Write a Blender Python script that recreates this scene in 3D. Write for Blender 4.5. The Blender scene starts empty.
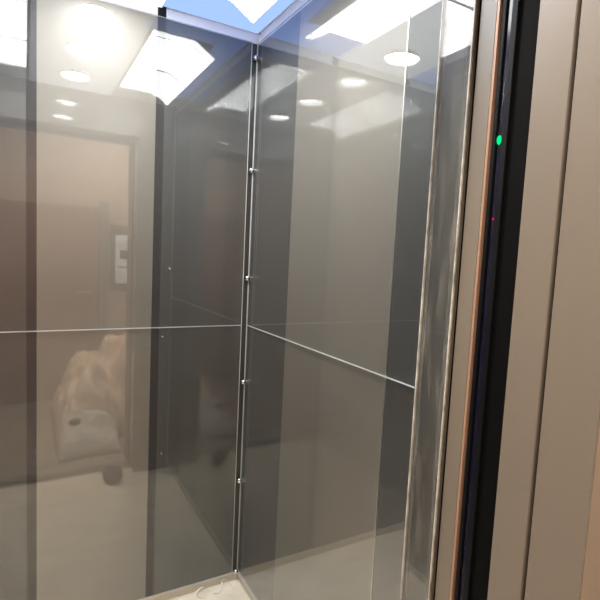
import bpy, bmesh, math, random
from mathutils import Vector, Matrix, noise
random.seed(4)
col = bpy.context.scene.collection
PI = math.pi

# ------------------------------------------------------------------ materials
def newmat(name):
    m = bpy.data.materials.new(name); m.use_nodes = True
    nt = m.node_tree; nt.nodes.clear()
    return m, nt, nt.nodes, nt.links

def pbr(name, c, rough=0.5, metal=0.0, coat=0.0, coat_ior=1.5, coat_rough=0.02, spec=0.5,
        var=None, vscale=6.0, vstretch=(1, 1, 1), bump=0.0, bscale=200.0, bdist=0.002):
    m, nt, N, L = newmat(name)
    out = N.new('ShaderNodeOutputMaterial'); b = N.new('ShaderNodeBsdfPrincipled')
    b.inputs['Base Color'].default_value = (*c, 1)
    b.inputs['Roughness'].default_value = rough
    b.inputs['Metallic'].default_value = metal
    b.inputs['Specular IOR Level'].default_value = spec
    b.inputs['Coat Weight'].default_value = coat
    b.inputs['Coat IOR'].default_value = coat_ior
    b.inputs['Coat Roughness'].default_value = coat_rough
    L.new(b.outputs[0], out.inputs[0])
    if var or bump:
        tc = N.new('ShaderNodeTexCoord'); mp = N.new('ShaderNodeMapping')
        mp.inputs['Scale'].default_value = vstretch
        L.new(tc.outputs['Object'], mp.inputs[0])
    if var:
        n = N.new('ShaderNodeTexNoise'); n.inputs['Scale'].default_value = vscale
        n.inputs['Detail'].default_value = 8; n.inputs['Roughness'].default_value = 0.65
        L.new(mp.outputs[0], n.inputs[0])
        r = N.new('ShaderNodeValToRGB')
        r.color_ramp.elements[0].position = 0.32; r.color_ramp.elements[1].position = 0.68
        r.color_ramp.elements[0].color = (*var, 1); r.color_ramp.elements[1].color = (*c, 1)
        L.new(n.outputs[0], r.inputs[0]); L.new(r.outputs[0], b.inputs['Base Color'])
    if bump:
        n2 = N.new('ShaderNodeTexNoise'); n2.inputs['Scale'].default_value = bscale
        n2.inputs['Detail'].default_value = 4
        L.new(mp.outputs[0], n2.inputs[0])
        bp = N.new('ShaderNodeBump'); bp.inputs['Strength'].default_value = bump
        bp.inputs['Distance'].default_value = bdist
        L.new(n2.outputs[0], bp.inputs['Height']); L.new(bp.outputs[0], b.inputs['Normal'])
    return m

def emit(name, c, s):
    m, nt, N, L = newmat(name)
    out = N.new('ShaderNodeOutputMaterial'); e = N.new('ShaderNodeEmission')
    e.inputs[0].default_value = (*c, 1); e.inputs[1].default_value = s
    L.new(e.outputs[0], out.inputs[0])
    return m

def sheet_mat(name, tint=(0.965, 0.97, 0.965), f0=0.037, scuff=0.0):
    """thin clear sheet: transparent + mirror reflection weighted by Schlick"""
    m, nt, N, L = newmat(name)
    out = N.new('ShaderNodeOutputMaterial')
    tr = N.new('ShaderNodeBsdfTransparent'); tr.inputs[0].default_value = (*tint, 1)
    gl = N.new('ShaderNodeBsdfGlossy'); gl.inputs['Roughness'].default_value = 0.0
    gl.inputs[0].default_value = (1, 1, 1, 1)
    geo = N.new('ShaderNodeNewGeometry')
    dot = N.new('ShaderNodeVectorMath'); dot.operation = 'DOT_PRODUCT'
    L.new(geo.outputs['Normal'], dot.inputs[0]); L.new(geo.outputs['Incoming'], dot.inputs[1])
    ab = N.new('ShaderNodeMath'); ab.operation = 'ABSOLUTE'; L.new(dot.outputs['Value'], ab.inputs[0])
    su = N.new('ShaderNodeMath'); su.operation = 'SUBTRACT'; su.inputs[0].default_value = 1; L.new(ab.outputs[0], su.inputs[1])
    pw = N.new('ShaderNodeMath'); pw.operation = 'POWER'; pw.inputs[1].default_value = 5; L.new(su.outputs[0], pw.inputs[0])
    ma = N.new('ShaderNodeMath'); ma.operation = 'MULTIPLY_ADD'; ma.inputs[1].default_value = 1 - f0; ma.inputs[2].default_value = f0
    L.new(pw.outputs[0], ma.inputs[0])
    mx = N.new('ShaderNodeMixShader'); L.new(ma.outputs[0], mx.inputs[0]); L.new(tr.outputs[0], mx.inputs[1]); L.new(gl.outputs[0], mx.inputs[2])
    dd = N.new('ShaderNodeBsdfDiffuse'); dd.inputs[0].default_value = (.8, .8, .8, 1)      # even pale veil imitating lens haze
    md = N.new('ShaderNodeMixShader'); md.inputs[0].default_value = 0.018
    L.new(mx.outputs[0], md.inputs[1]); L.new(dd.outputs[0], md.inputs[2]); last = mx = md
    if scuff:
        tc = N.new('ShaderNodeTexCoord'); mp = N.new('ShaderNodeMapping'); mp.inputs['Scale'].default_value = (60, 60, 9)
        n = N.new('ShaderNodeTexNoise'); n.inputs['Scale'].default_value = 1; n.inputs['Detail'].default_value = 6
        L.new(tc.outputs['Object'], mp.inputs[0]); L.new(mp.outputs[0], n.inputs[0])
        r = N.new('ShaderNodeValToRGB'); r.color_ramp.elements[0].position = 0.48; r.color_ramp.elements[1].position = 0.72
        r.color_ramp.elements[0].color = (0, 0, 0, 1); r.color_ramp.elements[1].color = (scuff, scuff, scuff, 1)
        L.new(n.outputs[0], r.inputs[0])
        d = N.new('ShaderNodeBsdfDiffuse'); d.inputs[0].default_value = (0.6, 0.57, 0.5, 1)
        m2 = N.new('ShaderNodeMixShader'); L.new(r.outputs[0], m2.inputs[0]); L.new(mx.outputs[0], m2.inputs[1]); L.new(d.outputs[0], m2.inputs[2])
        last = m2
    L.new(last.outputs[0], out.inputs[0])
    return m

M = {}
M['beige'] = pbr('beige_laminate', (0.162, 0.141, 0.113), 0.5, spec=0.6, coat=1, coat_ior=1.6, coat_rough=0.004, var=(0.155, 0.134, 0.107), vscale=90)
M['dark'] = pbr('dark_grey_laminate', (0.027, 0.0265, 0.023), 0.5, spec=0.45, coat=1, coat_ior=1.6, coat_rough=0.004, var=(0.028, 0.0265, 0.0225), vscale=90)
M['bronze'] = pbr('dark_bronze_strip', (0.010, 0.007, 0.006), 0.3, spec=0.2)
M['glare_band'] = pbr('painted_glare_band', (0.85, 0.85, 0.85), 0.35, coat=0.5, coat_rough=0.05)  # pale colour imitates glare along the tops of the walls
M['white'] = pbr('white_enamel', (0.80, 0.80, 0.79), 0.5, coat=0.25, coat_rough=0.15)
M['frame'] = pbr('grey_light_frame', (0.13, 0.13, 0.14), 0.4)
M['chrome'] = pbr('chrome', (0.75, 0.75, 0.76), 0.14, metal=1)
M['alu'] = pbr('aluminium', (0.55, 0.54, 0.5), 0.38, metal=0.9, var=(0.42, 0.4, 0.36), vscale=8)
M['skirt'] = pbr('pale_skirting', (0.66, 0.61, 0.50), 0.4, coat=0.3, coat_rough=0.1, var=(0.6, 0.55, 0.45), vscale=12)
M['floor'] = pbr('cream_floor', (0.90, 0.83, 0.68), 0.5, var=(0.60, 0.54, 0.43), vscale=4.5, vstretch=(1, 2.6, 1), bump=0.1, bscale=60)
M['sill'] = pbr('dusty_sill', (0.42, 0.38, 0.31), 0.5, metal=0.3, var=(0.34, 0.3, 0.25), vscale=20)
M['landing_floor'] = pbr('dusty_concrete', (0.36, 0.30, 0.24), 0.75, var=(0.2, 0.165, 0.13), vscale=4.5, bump=0.3, bscale=40)
M['post'] = pbr('beige_painted_steel', (0.165, 0.141, 0.113), 0.42, coat=0.2, coat_rough=0.2, var=(0.163, 0.139, 0.11), vscale=40)
M['copper'] = pbr('copper_edge', (0.36, 0.22, 0.15), 0.4, metal=0.2)
M['black'] = pbr('black_plastic', (0.003, 0.003, 0.003), 0.7, spec=0.05)
M['charcoal'] = pbr('charcoal_profile', (0.005, 0.005, 0.006), 0.5, spec=0.12)
M['window_blue'] = pbr('blue_black_lens', (0.004, 0.0045, 0.018), 0.12, coat=0.2, coat_rough=0.03)
M['edge'] = pbr('polished_sheet_edge', (0.58, 0.60, 0.59), 0.3, bump=0.4, bscale=90)  # whitish colour stands in for light gathered in the clear edge
M['film'] = pbr('adhesive_film', (0.62, 0.60, 0.55), 0.45, var=(0.2, 0.19, 0.17), vscale=70, vstretch=(1, 1, 0.5))
M['sheet'] = sheet_mat('clear_acrylic')
M['sheet_scuffed'] = sheet_mat('scuffed_acrylic', scuff=0.07)
def residue():
    m, nt, N, L = newmat('patchy_adhesive')
    out = N.new('ShaderNodeOutputMaterial'); tr = N.new('ShaderNodeBsdfTransparent'); d = N.new('ShaderNodeBsdfDiffuse')
    d.inputs[0].default_value = (.34, .33, .30, 1)
    tc = N.new('ShaderNodeTexCoord'); mp = N.new('ShaderNodeMapping'); mp.inputs['Scale'].default_value = (180, 160, 38)
    n = N.new('ShaderNodeTexNoise'); n.inputs['Scale'].default_value = 1; n.inputs['Detail'].default_value = 5
    r = N.new('ShaderNodeValToRGB'); r.color_ramp.elements[0].position = .44; r.color_ramp.elements[1].position = .62
    r.color_ramp.elements[0].color = (.10, .10, .10, 1); r.color_ramp.elements[1].color = (.42, .42, .42, 1)
    mx = N.new('ShaderNodeMixShader')
    L.new(tc.outputs['Object'], mp.inputs[0]); L.new(mp.outputs[0], n.inputs[0]); L.new(n.outputs[0], r.inputs[0]); L.new(r.outputs[0], mx.inputs[0])
    L.new(tr.outputs[0], mx.inputs[1]); L.new(d.outputs[0], mx.inputs[2]); L.new(mx.outputs[0], out.inputs[0])
    return m
M['residue'] = residue()
M['plaster'] = pbr('pinkish_plaster', (0.52, 0.42, 0.34), 0.85, var=(0.49, 0.39, 0.315), vscale=3)
M['grey_plaster'] = pbr('grey_plaster', (0.25, 0.225, 0.195), 0.8)
M['wood'] = pbr('brown_door', (0.33, 0.20, 0.13), 0.6, var=(0.29, 0.175, 0.11), vscale=5, vstretch=(6, 6, 0.5))
M['wood_dark'] = pbr('brown_lower_panel', (0.27, 0.15, 0.09), 0.6)
M['board'] = pbr('brown_board', (0.17, 0.12, 0.085), 0.6)
M['paper'] = pbr('pale_blue_paper', (0.72, 0.84, 0.95), 0.6)
M['ink'] = pbr('grey_ink', (0.10, 0.09, 0.09), 0.6)
M['tarp'] = pbr('cream_plastic', (0.78, 0.60, 0.46), 0.45, var=(0.66, 0.5, 0.37), vscale=5)
M['tarp_pale'] = pbr('pale_plastic', (0.70, 0.64, 0.57), 0.45, var=(0.58, 0.53, 0.47), vscale=5)
M['bundle'] = pbr('grey_cloth', (0.13, 0.115, 0.105), 0.9, var=(0.09, 0.08, 0.075), vscale=12)
M['shaving'] = pbr('white_plastic_strip', (0.85, 0.84, 0.82), 0.35, coat=0.3)
M['lum'] = emit('luminous_diffuser', (0.97, 0.985, 1.0), 5.0)
M['spot'] = emit('spot_lamp', (0.97, 0.985, 1.0), 62.0)
M['blue'] = emit('blue_border_light', (0.31, 0.47, 1.0), 0.54)
M['ceiling_glow'] = emit('added_ceiling_glow', (0.94, 0.97, 1.0), 0.62)  # glow added to the ceiling centre to brighten the upper walls
M['green'] = emit('green_led', (0.0, 0.9, 0.22), 0.55)
M['red'] = emit('red_led', (1.0, 0.01, 0.09), 0.35)
M['hall_lamp'] = emit('warm_landing_lamp', (1.0, 0.87, 0.73), 190.0)

# ------------------------------------------------------------------ builders
def link(name, bm, mats, parent=None, smooth=False):
    me = bpy.data.meshes.new(name)
    bmesh.ops.recalc_face_normals(bm, faces=bm.faces)
    bm.to_mesh(me); bm.free()
    if not isinstance(mats, (list, tuple)): mats = [mats]
    for m in mats: me.materials.append(m)
    if smooth:
        for p in me.polygons: p.use_smooth = True
    o = bpy.data.objects.new(name, me); col.objects.link(o)
    if parent is not None: o.parent = parent
    return o

def add_box(bm, a, b, bevel=0.0, mat=0):
    t = bmesh.new()
    vs = [t.verts.new((x, y, z)) for x in (a[0], b[0]) for y in (a[1], b[1]) for z in (a[2], b[2])]
    for f in ((0, 1, 3, 2), (4, 6, 7, 5), (0, 4, 5, 1), (2, 3, 7, 6), (0, 2, 6, 4), (1, 5, 7, 3)):
        t.faces.new([vs[i] for i in f])
    bmesh.ops.recalc_face_normals(t, faces=t.faces)
    if bevel: bmesh.ops.bevel(t, geom=t.edges[:], offset=bevel, segments=2, affect='EDGES')
    for f in t.faces: f.material_index = mat
    me = bpy.data.meshes.new('tmp'); t.to_mesh(me); t.free(); bm.from_mesh(me); bpy.data.meshes.remove(me)
    return bm

def box(name, a, b, mat, parent=None, bevel=0.0):
    return link(name, add_box(bmesh.new(), a, b, bevel), mat, parent)

def lathe(bm, prof, seg=32, mtx=Matrix()):
    rings = []
    for r, z in prof:
        if r < 1e-6: rings.append([bm.verts.new(mtx @ Vector((0, 0, z)))])
        else: rings.append([bm.verts.new(mtx @ Vector((r * math.cos(2 * PI * i / seg), r * math.sin(2 * PI * i / seg), z))) for i in range(seg)])
    for A, B in zip(rings, rings[1:]):
        for i in range(seg):
            j = (i + 1) % seg
            q = [A[i % len(A)], A[j % len(A)], B[j % len(B)], B[i % len(B)]]
            u = []
            for v in q:
                if v not in u: u.append(v)
            if len(u) > 2: bm.faces.new(u)
    return bm

def prism(bm, poly, y0, y1):
    """poly of (x, z) extruded along y"""
    A = [bm.verts.new((x, y0, z)) for x, z in poly]; B = [bm.verts.new((x, y1, z)) for x, z in poly]
    bm.faces.new(A); bm.faces.new(B[::-1])
    n = len(poly)
    for i in range(n): bm.faces.new([A[i], B[i], B[(i + 1) % n], A[(i + 1) % n]])
    return bm

def empty(name, loc=(0, 0, 0)):
    o = bpy.data.objects.new(name, None); o.location = loc; o.empty_display_size = 0.1; col.objects.link(o); return o

def tag(o, label=None, cat=None, group=None, kind=None):
    if label: o['label'] = label
    if cat: o['category'] = cat
    if group: o['group'] = group
    if kind: o['kind'] = kind
    return o

def S(o, label=None): return tag(o, label, kind='structure')

# ------------------------------------------------------------------ dimensions (metres; cab corner at the origin)
W = 1.16          # cab width, x from -W to 0
DY = -1.22        # inner face of the front return
HC = 2.256        # cab ceiling
XR = -0.215       # right edge of the door opening
XL = -1.11        # left edge
HD = 2.05         # door head

# ------------------------------------------------------------------ cab shell
S(box('floor', (-W - .05, -1.30, -0.06), (.05, .05, 0), M['floor']), 'cream floor of the lift cab')

def panels(name, label, segs, place):
    """a wall core plus flush laminate panels; segs = [(t0, t1, part name, material)]"""
    root = S(link(name, place(bmesh.new(), segs[0][0] - .0, segs[-1][1], 0.012, 0.06, 0, HC + .05), M['frame']), label)
    for t0, t1, nm, mt in segs:
        top = 2.217 if nm != 'bronze_strip' else HC + .04
        link(nm, place(bmesh.new(), t0, t1, 0.0, 0.0118, 0.036, top), mt, root)
        if nm != 'bronze_strip': link('upper_glare_band', place(bmesh.new(), t0, t1, 0.0, 0.0118, 2.2175, HC + .04), M['glare_band'], root)  # strip painted pale for the glare under the ceiling
    return root

def back(bm, t0, t1, d0, d1, z0, z1): return add_box(bm, (-t1, d0, z0), (-t0, d1, z1))
def right(bm, t0, t1, d0, d1, z0, z1): return add_box(bm, (d0, -t1, z0), (d1, -t0, z1))
def left(bm, t0, t1, d0, d1, z0, z1): return add_box(bm, (-W - d1, -t1, z0), (-W - d0, -t0, z1))

wall_back = panels('wall_back', 'back wall of the lift cab, beige panel between dark grey ones', [
    (0, .362, 'dark_panel', M['dark']), (.362, .392, 'bronze_strip', M['bronze']),
    (.392, .768, 'beige_panel', M['beige']), (.768, .798, 'bronze_strip', M['bronze']), (.798, W, 'dark_panel', M['dark'])], back)
side = [(0, .333, 'dark_panel', M['dark']), (.333, .885, 'beige_panel', M['beige']), (.889, 1.22, 'dark_panel', M['dark'])]
wall_right = panels('wall_right', 'right wall of the lift cab, wide beige panel with dark grey either side', side, right)
wall_left = panels('wall_left', 'left wall of the lift cab, wide beige panel with dark grey either side', side, left)
for r, sx in ((wall_right, 0), (wall_left, -W)):
    s = 1 if sx == 0 else -1
    x0, x1 = sorted((sx - s * .0012, sx + s * .010))
    box('joint_trim', (x0, -.889, .036), (x1, -.885, HC), M['alu'], r)

# skirtings
S(box('baseboard_back', (-W, -.004, 0), (0, .011, .036), M['skirt'], bevel=.001))
S(box('baseboard_right', (-.004, DY, 0), (.011, -.005, .036), M['skirt'], bevel=.001))
S(box('baseboard_left', (-W - .011, DY, 0), (-W + .004, -.005, .036), M['skirt'], bevel=.001))

# front return, left return, header
wf = empty('wall_front', (-W / 2, -1.24, 0)); S(wf, 'front wall of the lift cab around the door opening')
def wfp(nm, a, b, m):
    o = box(nm, a, b, m, wf); o.matrix_parent_inverse = Matrix.Translation(-Vector(wf.location)); return o
wfp('front_return', (XR, -1.2965, 0), (.06, DY, HC + .04), M['beige'])
wfp('front_return', (-W - .06, -1.2965, 0), (XL, DY, HC + .04), M['beige'])
wfp('header_panel', (XL, -1.2965, HD), (XR, DY, HC + .04), M['beige'])
# dark lining on the edge of the right return, covered by a scuffed clear strip
wfp('edge_lining', (XR - .002, -1.2962, .01), (XR, DY - .002, HD), M['dark'])

# ceiling
cl = S(box('ceiling', (-W - .05, -1.2965, HC), (.05, .06, HC + .05), M['white']), 'white lift ceiling')

# luminous wings: flat strip folding down towards the side wall, two modules each
def wing(sx, label):
    """sx=0 right, 1 left"""
    root = empty('ceiling_light', ((-.23 if sx == 0 else -W + .23), -.605, HC))
    def fx(x): return x if sx == 0 else -W - x
    loc = Vector(root.location)
    def part(nm, bm, m):
        bm.transform(Matrix.Translation(-loc)); return link(nm, bm, m, root)
    G = .004      # gap between the ceiling and the flat part of the wing
    Y0, Y1, YM = -.206, -.985, -.622
    low = [(-.368, HC - G - .010), (-.200, HC - G - .010), (-.116, HC - .064)]
    def prof(a, b):     # polygon between two offsets above the visible underside
        return [(fx(x), z + a) for x, z in low] + [(fx(x), z + b) for x, z in reversed(low)]
    fr = bmesh.new()
    prism(fr, prof(.0055, .0085), Y0, Y1)                                   # opaque tray above the diffusers
    for a, b in ((-.2425, -.2495), (-.6155, -.6285), (Y1 + .006, Y1)): prism(fr, prof(-.001, .0060), a, b)
    x0, x1 = sorted((fx(-.376), fx(-.3675)));
    add_box(fr, (x0, Y1, HC - G - .012), (x1, Y0, HC - .0005))
    part('frame', fr, M['frame'])
    for a, b in ((Y0 - .0005, -.2425), (-.2495, -.6155), (-.6285, Y1 + .006)):
        bm = bmesh.new(); prism(bm, prof(0, .005), a, b); part('diffuser', bm, M['lum'])
    bl = bmesh.new()                                                        # L-shaped blue border light round the wing
    P = [(fx(-.57), Y0 + .006), (fx(-.110), Y0 + .006), (fx(-.110), Y1), (fx(-.014), Y1), (fx(-.014), -.014), (fx(-.57), -.014)]
    A = [bl.verts.new((x, y, HC - .005)) for x, y in P]; B = [bl.verts.new((x, y, HC - .0005)) for x, y in P]
    bl.faces.new(A); bl.faces.new(B[::-1])
    for i in range(6): bl.faces.new([A[i], B[i], B[(i + 1) % 6], A[(i + 1) % 6]])
    part('blue_border_light', bl, M['blue'])
    return tag(root, label, 'ceiling light', 'luminous wings along the sides of the lift ceiling')
wing(0, 'white luminous ceiling wing with blue glow along the right wall')
wing(1, 'white luminous ceiling wing with blue glow along the left wall')

bp_ = empty('added_ceiling_glow_panel', (-W / 2, -.605, HC))
add = box('frame', (-.205, -.615, -.0045), (.205, .615, -.0005), M['white'], bp_)
box('added_glow_face', (-.200, -.610, -.0055), (.200, .610, -.0044), M['ceiling_glow'], bp_)  # added glowing face under the plain ceiling
tag(bp_, 'white ceiling panel with added glow, holding the three downlights', 'ceiling panel')
# three round downlights down the middle of the ceiling
def downlight(y, label):
    r = empty('downlight', (-.58, y, HC - .005))
    link('bezel', lathe(bmesh.new(), [(.064, -.0005), (.073, -.0005), (.073, -.003), (.0665, -.0145), (.0645, -.0145), (.064, -.012), (.064, -.0005)], 40), M['white'], r, True)
    link('lens', lathe(bmesh.new(), [(.0, -.003), (.05, -.003), (.0635, -.0025), (.0635, -.0008), (0, -.0008)], 40), M['spot'], r, True)
    return tag(r, label, 'downlight', 'round downlights along the middle of the lift ceiling')
downlight(-.18, 'round white downlight nearest the back wall of the lift')
downlight(-.57, 'middle one of the three round white ceiling downlights')
downlight(-.95, 'round white downlight nearest the lift door')

# ------------------------------------------------------------------ clear protective sheets
def sheet(a, b, axis, label, scuff=False, w=.0009):
    """clear sheet a..b with thin bright edges; axis = its normal axis"""
    c = [(a[i] + b[i]) / 2 for i in range(3)]; c[2] = a[2]
    o = box('clear_sheet', [a[i] - c[i] for i in range(3)], [b[i] - c[i] for i in range(3)], M['sheet_scuffed'] if scuff else M['sheet'])
    o.location = c
    ax = 1 - axis      # in-plane horizontal axis
    e = bmesh.new()
    lo = [a[i] - c[i] for i in range(3)]; hi = [b[i] - c[i] for i in range(3)]
    def eb(h0, h1, z0, z1):
        p = [0, 0, z0]; q = [0, 0, z1]
        p[axis] = lo[axis] - .0002; q[axis] = hi[axis] + .0002; p[ax] = h0; q[ax] = h1
        add_box(e, p, q)
    eb(lo[ax], lo[ax] + w, lo[2], hi[2]); eb(hi[ax] - w, hi[ax], lo[2], hi[2])
    eb(lo[ax] + w, hi[ax] - w, lo[2], lo[2] + (w * .7 if a[2] > .1 else .0002)); eb(lo[ax] + w, hi[ax] - w, hi[2] - w * .7, hi[2])
    ed = link('polished_edge', e, M['film'] if scuff else M['edge'], o); ed['label'] = 'bright whitish edge of the clear sheet'
    return tag(o, label, 'clear sheet', 'clear sheets screwed over the cab walls')
ZS = 1.109
F0, F1 = -.0115, -.0075
back_low = sheet((-W + .035, F0, .036), (-.033, F1, ZS - .0006), 1, 'lower clear sheet over the back wall')
back_up = sheet((-W + .035, F0, ZS + .0006), (-.033, F1, 2.216), 1, 'upper clear sheet over the back wall')
sheet((F0, -1.205, .036), (F1, -.008, ZS - .0006), 0, 'lower clear sheet over the right wall')
sheet((F0, -1.205, ZS + .0006), (F1, -.008, 2.216), 0, 'upper clear sheet over the right wall')
sheet((-W - F1, -1.205, .036), (-W - F0, -.008, ZS - .0006), 0, 'lower clear sheet over the left wall')
sheet((-W - F1, -1.205, ZS + .0006), (-W - F0, -.008, 2.216), 0, 'upper clear sheet over the left wall')
# scuffed strip on the edge of the right return, between two film-smeared bright borders
st = sheet((XR - .0065, -1.2960, .012), (XR - .0035, -1.2275, HD - .005), 0, 'narrow scuffed clear strip on the door edge beside the right wall', True, .0026)
st['group'] = 'clear strip'; del st['group']
for ya, yb in ((.0305, .0225), (-.0205, -.0305)):
    fl = link('adhesive_residue', add_box(bmesh.new(), (.0015, yb, .03), (.0018, ya, HD - .06)), M['residue'], st)
    fl['label'] = 'patchy grey adhesive marks along the border of the strip'
S(box('trim_1', (XR - .0025, -1.2964, 0), (XR - .0012, -1.2961, HD), M['alu']))

# ------------------------------------------------------------------ corner bolts
def bolt(z, label):
    r = empty('corner_bolt', (-.0185, 0, z))
    m = Matrix.Rotation(PI / 2, 4, 'X')      # local z -> -y
    link('stem', lathe(bmesh.new(), [(0, 0), (.0045, 0), (.0045, .016), (0, .016)], 16, m), M['chrome'], r, True)
    link('cap', lathe(bmesh.new(), [(0, .014), (.0085, .014), (.0102, .016), (.0102, .020), (.0085, .0235), (.0045, .026), (0, .0265)], 24, m), M['chrome'], r, True)
    return tag(r, label, 'bolt', 'chrome bolts up the back right corner')
for z, w in ((2.158, 'topmost chrome bolt in the cab corner, beneath the ceiling'), (1.729, 'second chrome bolt down the cab corner'),
             (1.301, 'third chrome bolt down the corner, just above the sheet seam'), (.873, 'chrome bolt in the corner just below the sheet seam'),
             (.450, 'second lowest chrome bolt in the cab corner'), (.046, 'lowest chrome bolt in the corner, at the skirting')):
    bolt(z, w)
# small screws through the back wall sheets, parts of those sheets
for x, z, sh in ((-.352, 1.075, back_low), (-.330, 1.33, back_up), (-.345, .62, back_low)):
    b = bmesh.new(); lathe(b, [(0, 0), (.0032, 0), (.0026, .0018), (0, .0026)], 14, Matrix.Rotation(PI / 2, 4, 'X'))
    o = link('screw', b, M['chrome'], sh, True); o.location = Vector((x, F0 + .0001, z)) - sh.location
    o['label'] = 'small chrome screw head'

# ------------------------------------------------------------------ plastic shavings on the floor
def ribbon(pts, w, name, label):
    """curled strip through pts (x,y,z), w wide standing on edge, thin solid"""
    P = []
    n = len(pts)
    for i in range(n - 1):
        p0 = Vector(pts[max(i - 1, 0)]); p1 = Vector(pts[i]); p2 = Vector(pts[i + 1]); p3 = Vector(pts[min(i + 2, n - 1)])
        for k in range(8):
            t = k / 8
            P.append(.5 * ((2 * p1) + (-p0 + p2) * t + (2 * p0 - 5 * p1 + 4 * p2 - p3) * t * t + (-p0 + 3 * p1 - 3 * p2 + p3) * t ** 3))
    P.append(Vector(pts[-1]))
    base = Vector((P[0].x, P[0].y, 0))
    bm = bmesh.new(); rings = []
    for i, p in enumerate(P):
        d = (P[min(i + 1, len(P) - 1)] - P[max(i - 1, 0)]).normalized()
        s = d.cross(Vector((0, 0, 1))).normalized()
        up = (Vector((0, 0, 1)) * .8 + s * .6).normalized(); s2 = d.cross(up).normalized()
        q = p - base; ww = w * (0.35 + .65 * math.sin(PI * min(1, (i + 1) / len(P))))
        rings.append([bm.verts.new(q + up * a * ww + s2 * b * .0006) for a, b in ((0, -1), (1, -1), (1, 1), (0, 1))])
    for A, B in zip(rings, rings[1:]):
        for i in range(4): bm.faces.new([A[i], B[i], B[(i + 1) % 4], A[(i + 1) % 4]])
    bm.faces.new(rings[0]); bm.faces.new(rings[-1][::-1])
    o = link(name, bm, M['shaving'], None, True); o.location = base
    return tag(o, label, 'plastic shaving', 'white plastic shavings on the cab floor')
ribbon([(-.128, -.050, .001), (-.108, -.055, .003), (-.092, -.042, .012), (-.086, -.022, .022), (-.070, -.020, .026), (-.058, -.030, .018), (-.046, -.044, .004), (-.042, -.052, .001)],
       .009, 'plastic_shaving', 'wavy white plastic shaving on the floor nearest the corner')
ribbon([(-.160, -.020, .018), (-.174, -.018, .014), (-.188, -.026, .009), (-.191, -.040, .004), (-.181, -.052, .001), (-.165, -.056, .001)],
       .008, 'plastic_shaving', 'hook-shaped white plastic shaving on the floor, farther from the corner')

# ------------------------------------------------------------------ door zone (right side)
# car door leaf parked behind the return: only its beige edge shows
d1 = S(link('door_1', add_box(bmesh.new(), (XR, -1.332, 0), (.22, -1.3005, HD + .05), .0015), M['post']), 'beige edge of the open lift door')
box('copper_edge', (XR - .0005, -1.3360, 0), (XR + .01, -1.3318, HD + .05), M['copper'], d1)
S(box('trim_2', (XR + .002, -1.3000, 0), (XR + .02, -1.2965, HD + .05), M['black']))
# black light curtain in the gap
lc = empty('light_curtain', (XR + .01, -1.368, 0))
def lcp(nm, a, b, m, bev=.0008):
    o = box(nm, a, b, m, lc, bev); o.matrix_parent_inverse = Matrix.Translation(-Vector(lc.location)); return o
h = lcp('housing', (XR + .008, -1.3905, .004), (XR + .055, -1.3388, HD + .05), M['black'])
lcp('profile_rib', (XR + .002, -1.3455, .004), (XR + .010, -1.3385, HD + .05), M['charcoal'])
lcp('profile_rib', (XR + .003, -1.3640, .004), (XR + .010, -1.3540, HD + .05), M['charcoal'])
lcp('sensor_window', (XR + .0055, -1.3535, .02), (XR + .0095, -1.3460, HD + .03), M['window_blue'])
lcp('rubber_lip', (XR + .001, -1.3990, .004), (XR + .010, -1.3750, HD + .05), M['black'])
def led(nm, y, z, m, r_):
    b = bmesh.new(); lathe(b, [(0, 0), (r_, 0), (r_ * .8, r_ * .5), (0, r_ * .8)], 16, Matrix.Rotation(-PI / 2, 4, 'Y'))
    o = link(nm, b, m, lc, True); o.location = (XR + .0055 - lc.location.x, y - lc.location.y, z); return o
g = led('green_indicator', -1.3490, 1.582, M['green'], .0036); g.scale = (1, 1, 1.9); g['label'] = 'glowing green indicator light'
r = led('red_indicator', -1.3497, 1.470, M['red'], .0018); r['label'] = 'small glowing red indicator light'
tag(lc, 'tall black door sensor profile with a green and a red light', 'door sensor')
# mirrored left side of the opening
S(link('door_2', add_box(bmesh.new(), (-W - .22, -1.334, 0), (XL, -1.297, HD + .05), .0015), M['post']), 'beige edge of the lift door on the left side of the opening')

# landing jamb / architrave
jr = S(link('trim_3', add_box(bmesh.new(), (XR, -1.452, 0), (XR + .11, -1.3995, HD + .1), .001), M['post']), 'beige landing door jamb on the right')
S(box('trim_4', (XR + .006, -1.4575, 0), (XR + .11, -1.4525, HD + .1), M['black']))
S(link('trim_5', add_box(bmesh.new(), (XR - .002, -1.53, 0), (XR + .16, -1.458, HD + .16), .0015), M['post']), 'beige landing architrave on the right')
S(link('trim_6', add_box(bmesh.new(), (XL - .16, -1.53, 0), (XL, -1.3995, HD + .16), .0015), M['post']), 'beige landing architrave on the left')
S(link('trim_7', add_box(bmesh.new(), (XL, -1.53, HD), (XR - .002, -1.3995, HD + .16), .0015), M['post']), 'beige landing architrave over the opening')
# sills
sl = bmesh.new(); add_box(sl, (XL - .1, -1.340, -.03), (XR + .1, -1.300, .0))
for y in (-1.308, -1.318, -1.328): add_box(sl, (XL - .1, y - .002, 0), (XR, y + .002, .0025))
S(link('trim_8', sl, M['sill']), 'grooved aluminium sill of the lift cab')
sl = bmesh.new(); add_box(sl, (XL - .1, -1.46, -.03), (XR + .1, -1.365, .0))
for y in (-1.380, -1.395, -1.410, -1.425): add_box(sl, (XL - .0, y - .002, 0), (XR, y + .002, .0025))
S(link('trim_9', sl, M['sill']), 'grooved aluminium sill of the landing')

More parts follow.
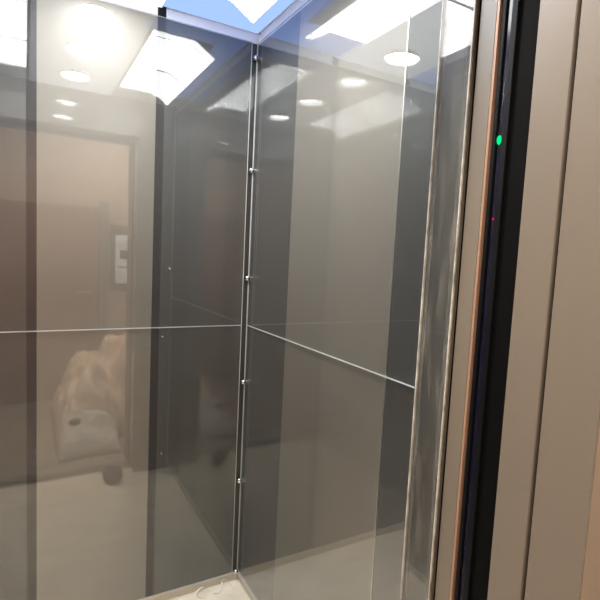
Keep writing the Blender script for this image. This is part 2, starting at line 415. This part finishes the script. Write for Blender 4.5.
# ------------------------------------------------------------------ landing behind the camera, seen in the reflections
YB, XA, XB, HL = -3.0, -2.3, 1.3, 2.55
S(box('floor_landing', (XA, YB, -.06), (XB, -1.46, -.001), M['landing_floor']), 'dusty concrete landing floor')
S(box('ceiling_landing', (XA, YB, HL), (XB, -1.34, HL + .05), M['white']), 'landing ceiling')
S(box('wall_landing_back', (XA, YB - .08, -.06), (XB, YB, HL + .05), M['plaster']), 'pinkish plastered landing wall')
S(box('wall_landing_right', (XB, YB - .08, -.06), (XB + .08, -1.45, HL + .05), M['plaster']))
S(box('wall_landing_left', (XA - .08, YB - .08, -.06), (XA, -1.45, HL + .05), M['plaster']))
wl = bmesh.new()
add_box(wl, (XR + .16, -1.50, -.02), (XB, -1.45, HL)); add_box(wl, (XA, -1.50, -.02), (XL - .16, -1.45, HL)); add_box(wl, (XL - .16, -1.50, HD + .16), (XR + .16, -1.45, HL))
S(link('wall_landing_front', wl, M['plaster']), 'plastered wall around the lift entrance')
# brown door with grey frame
d3 = S(box('door_3', (-1.16, YB, 0), (-.225, YB + .035, 1.745), M['wood'], bevel=.004), 'brown door on the landing wall')
box('lower_panel', (-1.08, YB + .035, .12), (-.30, YB + .045, 1.16), M['wood_dark'], d3, .003)
lh = bmesh.new(); lathe(lh, [(0, 0), (.012, 0), (.012, .04), (0, .045)], 16, Matrix.Translation((-.29, YB + .035, .98)) @ Matrix.Rotation(-PI / 2, 4, 'X'))
add_box(lh, (-.40, YB + .068, .97), (-.28, YB + .08, .99), .003); link('door_handle', lh, M['alu'], d3)
S(box('trim_10', (-.215, YB, 0), (-.135, YB + .06, 1.80), M['grey_plaster'], bevel=.004), 'grey upright beside the brown landing door')
# framed notice
fb = empty('framed_notice', (.02, YB + .001, 1.28))
def fbp(nm, a, b, m, bev=0):
    o = box(nm, a, b, m, fb, bev); o.matrix_parent_inverse = Matrix.Translation(-Vector(fb.location)); return o
fbp('backing_board', (-.118, YB - .002, .985), (.16, YB + .015, 1.60), M['board'], .002)
fbp('notice_sheet', (-.068, YB + .0155, 1.06), (.11, YB + .018, 1.51), M['paper'])
fbp('dark_patch', (-.028, YB + .0182, 1.29), (.07, YB + .019, 1.37), M['ink'])
fbp('dark_line', (-.045, YB + .0182, 1.205), (.07, YB + .019, 1.22), M['ink'])
tag(fb, 'pale blue notice on a brown board, reflected in the beige panel', 'notice')

# crumpled plastic sheeting heap, a grid dropped over a mound
def drape(name, x0, x1, y0, y1, hfun, mat, label, amp, seed, nx=110, ny=90):
    bm = bmesh.new(); g = []
    cx, cy = (x0 + x1) / 2, (y0 + y1) / 2
    for i in range(nx + 1):
        row = []
        for j in range(ny + 1):
            u, v = i / nx, j / ny
            x, y = x0 + (x1 - x0) * u, y0 + (y1 - y0) * v
            h = hfun(u, v)
            k = min(1, h / .12)
            p = Vector((x * 3.2 + seed, y * 3.2, seed))
            n = 0
            for o_, a_ in ((1, 1), (2.1, .55), (4.3, .38), (9, .2), (17, .08)):
                n += a_ * (abs(noise.noise(p * o_ + Vector((h * 2, 0, 0)))) * 2 - .4)
            dx = noise.noise(p * 1.7 + Vector((9, 0, 0))) * .05 * k; dy = noise.noise(p * 1.7 + Vector((0, 9, 0))) * .05 * k
            row.append(bm.verts.new((x - cx + dx, y - cy + dy, max(.0, h + amp * n * k))))
        g.append(row)
    for i in range(nx):
        for j in range(ny): bm.faces.new([g[i][j], g[i + 1][j], g[i + 1][j + 1], g[i][j + 1]])
    # close underneath so the heap is solid
    rim = [g[i][0] for i in range(nx + 1)] + [g[nx][j] for j in range(1, ny + 1)] + [g[i][ny] for i in range(nx - 1, -1, -1)] + [g[0][j] for j in range(ny - 1, 0, -1)]
    for v in rim: v.co.z = 0
    bm.faces.new(rim)
    o = link(name, bm, mat, None, True); o.location = (cx, cy, 0.0)
    return tag(o, label, 'plastic sheeting')
def mound(u, v):
    e = max(0, 1 - (2 * u - 1) ** 4) * max(0, 1 - (2 * v - 1) ** 4)
    s = .50 + .30 * min(1, max(0, (u - .25) * 2.0))
    return s * e ** .55 * (1 - .25 * abs(v - .45))
drape('plastic_sheeting', -.62, .45, -2.75, -1.86, mound, M['tarp'], 'heap of crumpled cream plastic sheeting on the landing', .13, 3.1)
def low(u, v):
    e = max(0, 1 - (2 * u - 1) ** 4) * max(0, 1 - (2 * v - 1) ** 4)
    return (.10 + .22 * (1 - v)) * e ** .6
drape('plastic_sheeting', -.62, -.22, -1.845, -1.56, low, M['tarp_pale'], 'lower pale sheet of plastic in front of the cream heap', .03, 7.7, 60, 50)
# dark round pad lying on the pale sheet
b = bmesh.new(); lathe(b, [(0, -.006), (.036, -.006), (.040, 0), (.036, .008), (.02, .010), (0, .010)], 28)
pd = link('rubber_pad', b, M['bundle'], None, True); pd.location = (-.515, -1.615, .235); pd.rotation_euler = (math.radians(48), 0, 0)
tag(pd, 'small dark round pad lying on the pale plastic sheet', 'pad')
# grey cloth bundle by the sill, inside the cab
b = bmesh.new(); bmesh.ops.create_icosphere(b, subdivisions=4, radius=1)
for v in b.verts:
    p = v.co.copy(); n = noise.noise(p * 1.6 + Vector((5, 2, 1))) * .25 + abs(noise.noise(p * 3.5)) * .22
    q = p * (1 + n)
    v.co = Vector((q.x * .052, q.y * .05, max(0, (q.z + .85) * .052)))
bd = link('cloth_bundle', b, M['bundle'], None, True); bd.location = (-.345, -1.15, 0)
tag(bd, 'small crumpled grey cloth bundle on the floor by the lift sill', 'cloth bundle')

# landing lamps, out of view; left one added to brighten the upper door post
for (x, y), w in (((-.1, -2.3), 'round warm landing lamp on the right'), ((-1.15, -1.78), 'round warm landing lamp added on the left, out of view')):
    r_ = empty('landing_lamp', (x, y, HL))
    link('rim', lathe(bmesh.new(), [(.10, 0), (.115, 0), (.115, -.03), (.10, -.03), (.10, 0)], 32), M['frame'], r_, True)
    link('diffuser', lathe(bmesh.new(), [(0, -.001), (.098, -.001), (.098, -.03), (.07, -.042), (0, -.048)], 32), M['hall_lamp'], r_, True)
    tag(r_, w, 'landing lamp')

# ------------------------------------------------------------------ camera
R = [[0.8709546046317266, 0.002013767871980871, -0.4913593607633325], [-0.4889280439173897, 0.10299153552418087, -0.8662228994210938], [0.04886148321436725, 0.9946801940067617, 0.09068553968942866]]
cd = bpy.data.cameras.new('camera'); cam = bpy.data.objects.new('camera', cd); col.objects.link(cam)
cd.sensor_width = 36; cd.sensor_fit = 'HORIZONTAL'; cd.lens = 36 * 488 / 600; cd.clip_start = .02
m = Matrix(R).to_4x4(); m.translation = Vector((-0.80272446, -1.83917255, 1.40337917)); cam.matrix_world = m
sc = bpy.context.scene; sc.camera = cam
w = bpy.data.worlds.new('world'); sc.world = w; w.use_nodes = True
w.node_tree.nodes['Background'].inputs[0].default_value = (.05, .05, .055, 1); w.node_tree.nodes['Background'].inputs[1].default_value = .2
sc.view_settings.view_transform = 'Standard'; sc.view_settings.look = 'None'
sc.view_settings.gamma = 1; sc.view_settings.use_curve_mapping = False
sc.view_settings.exposure = 1.3
sc.cycles.transparent_max_bounces = 32; sc.cycles.glossy_bounces = 8; sc.cycles.diffuse_bounces = 5; sc.cycles.max_bounces = 14
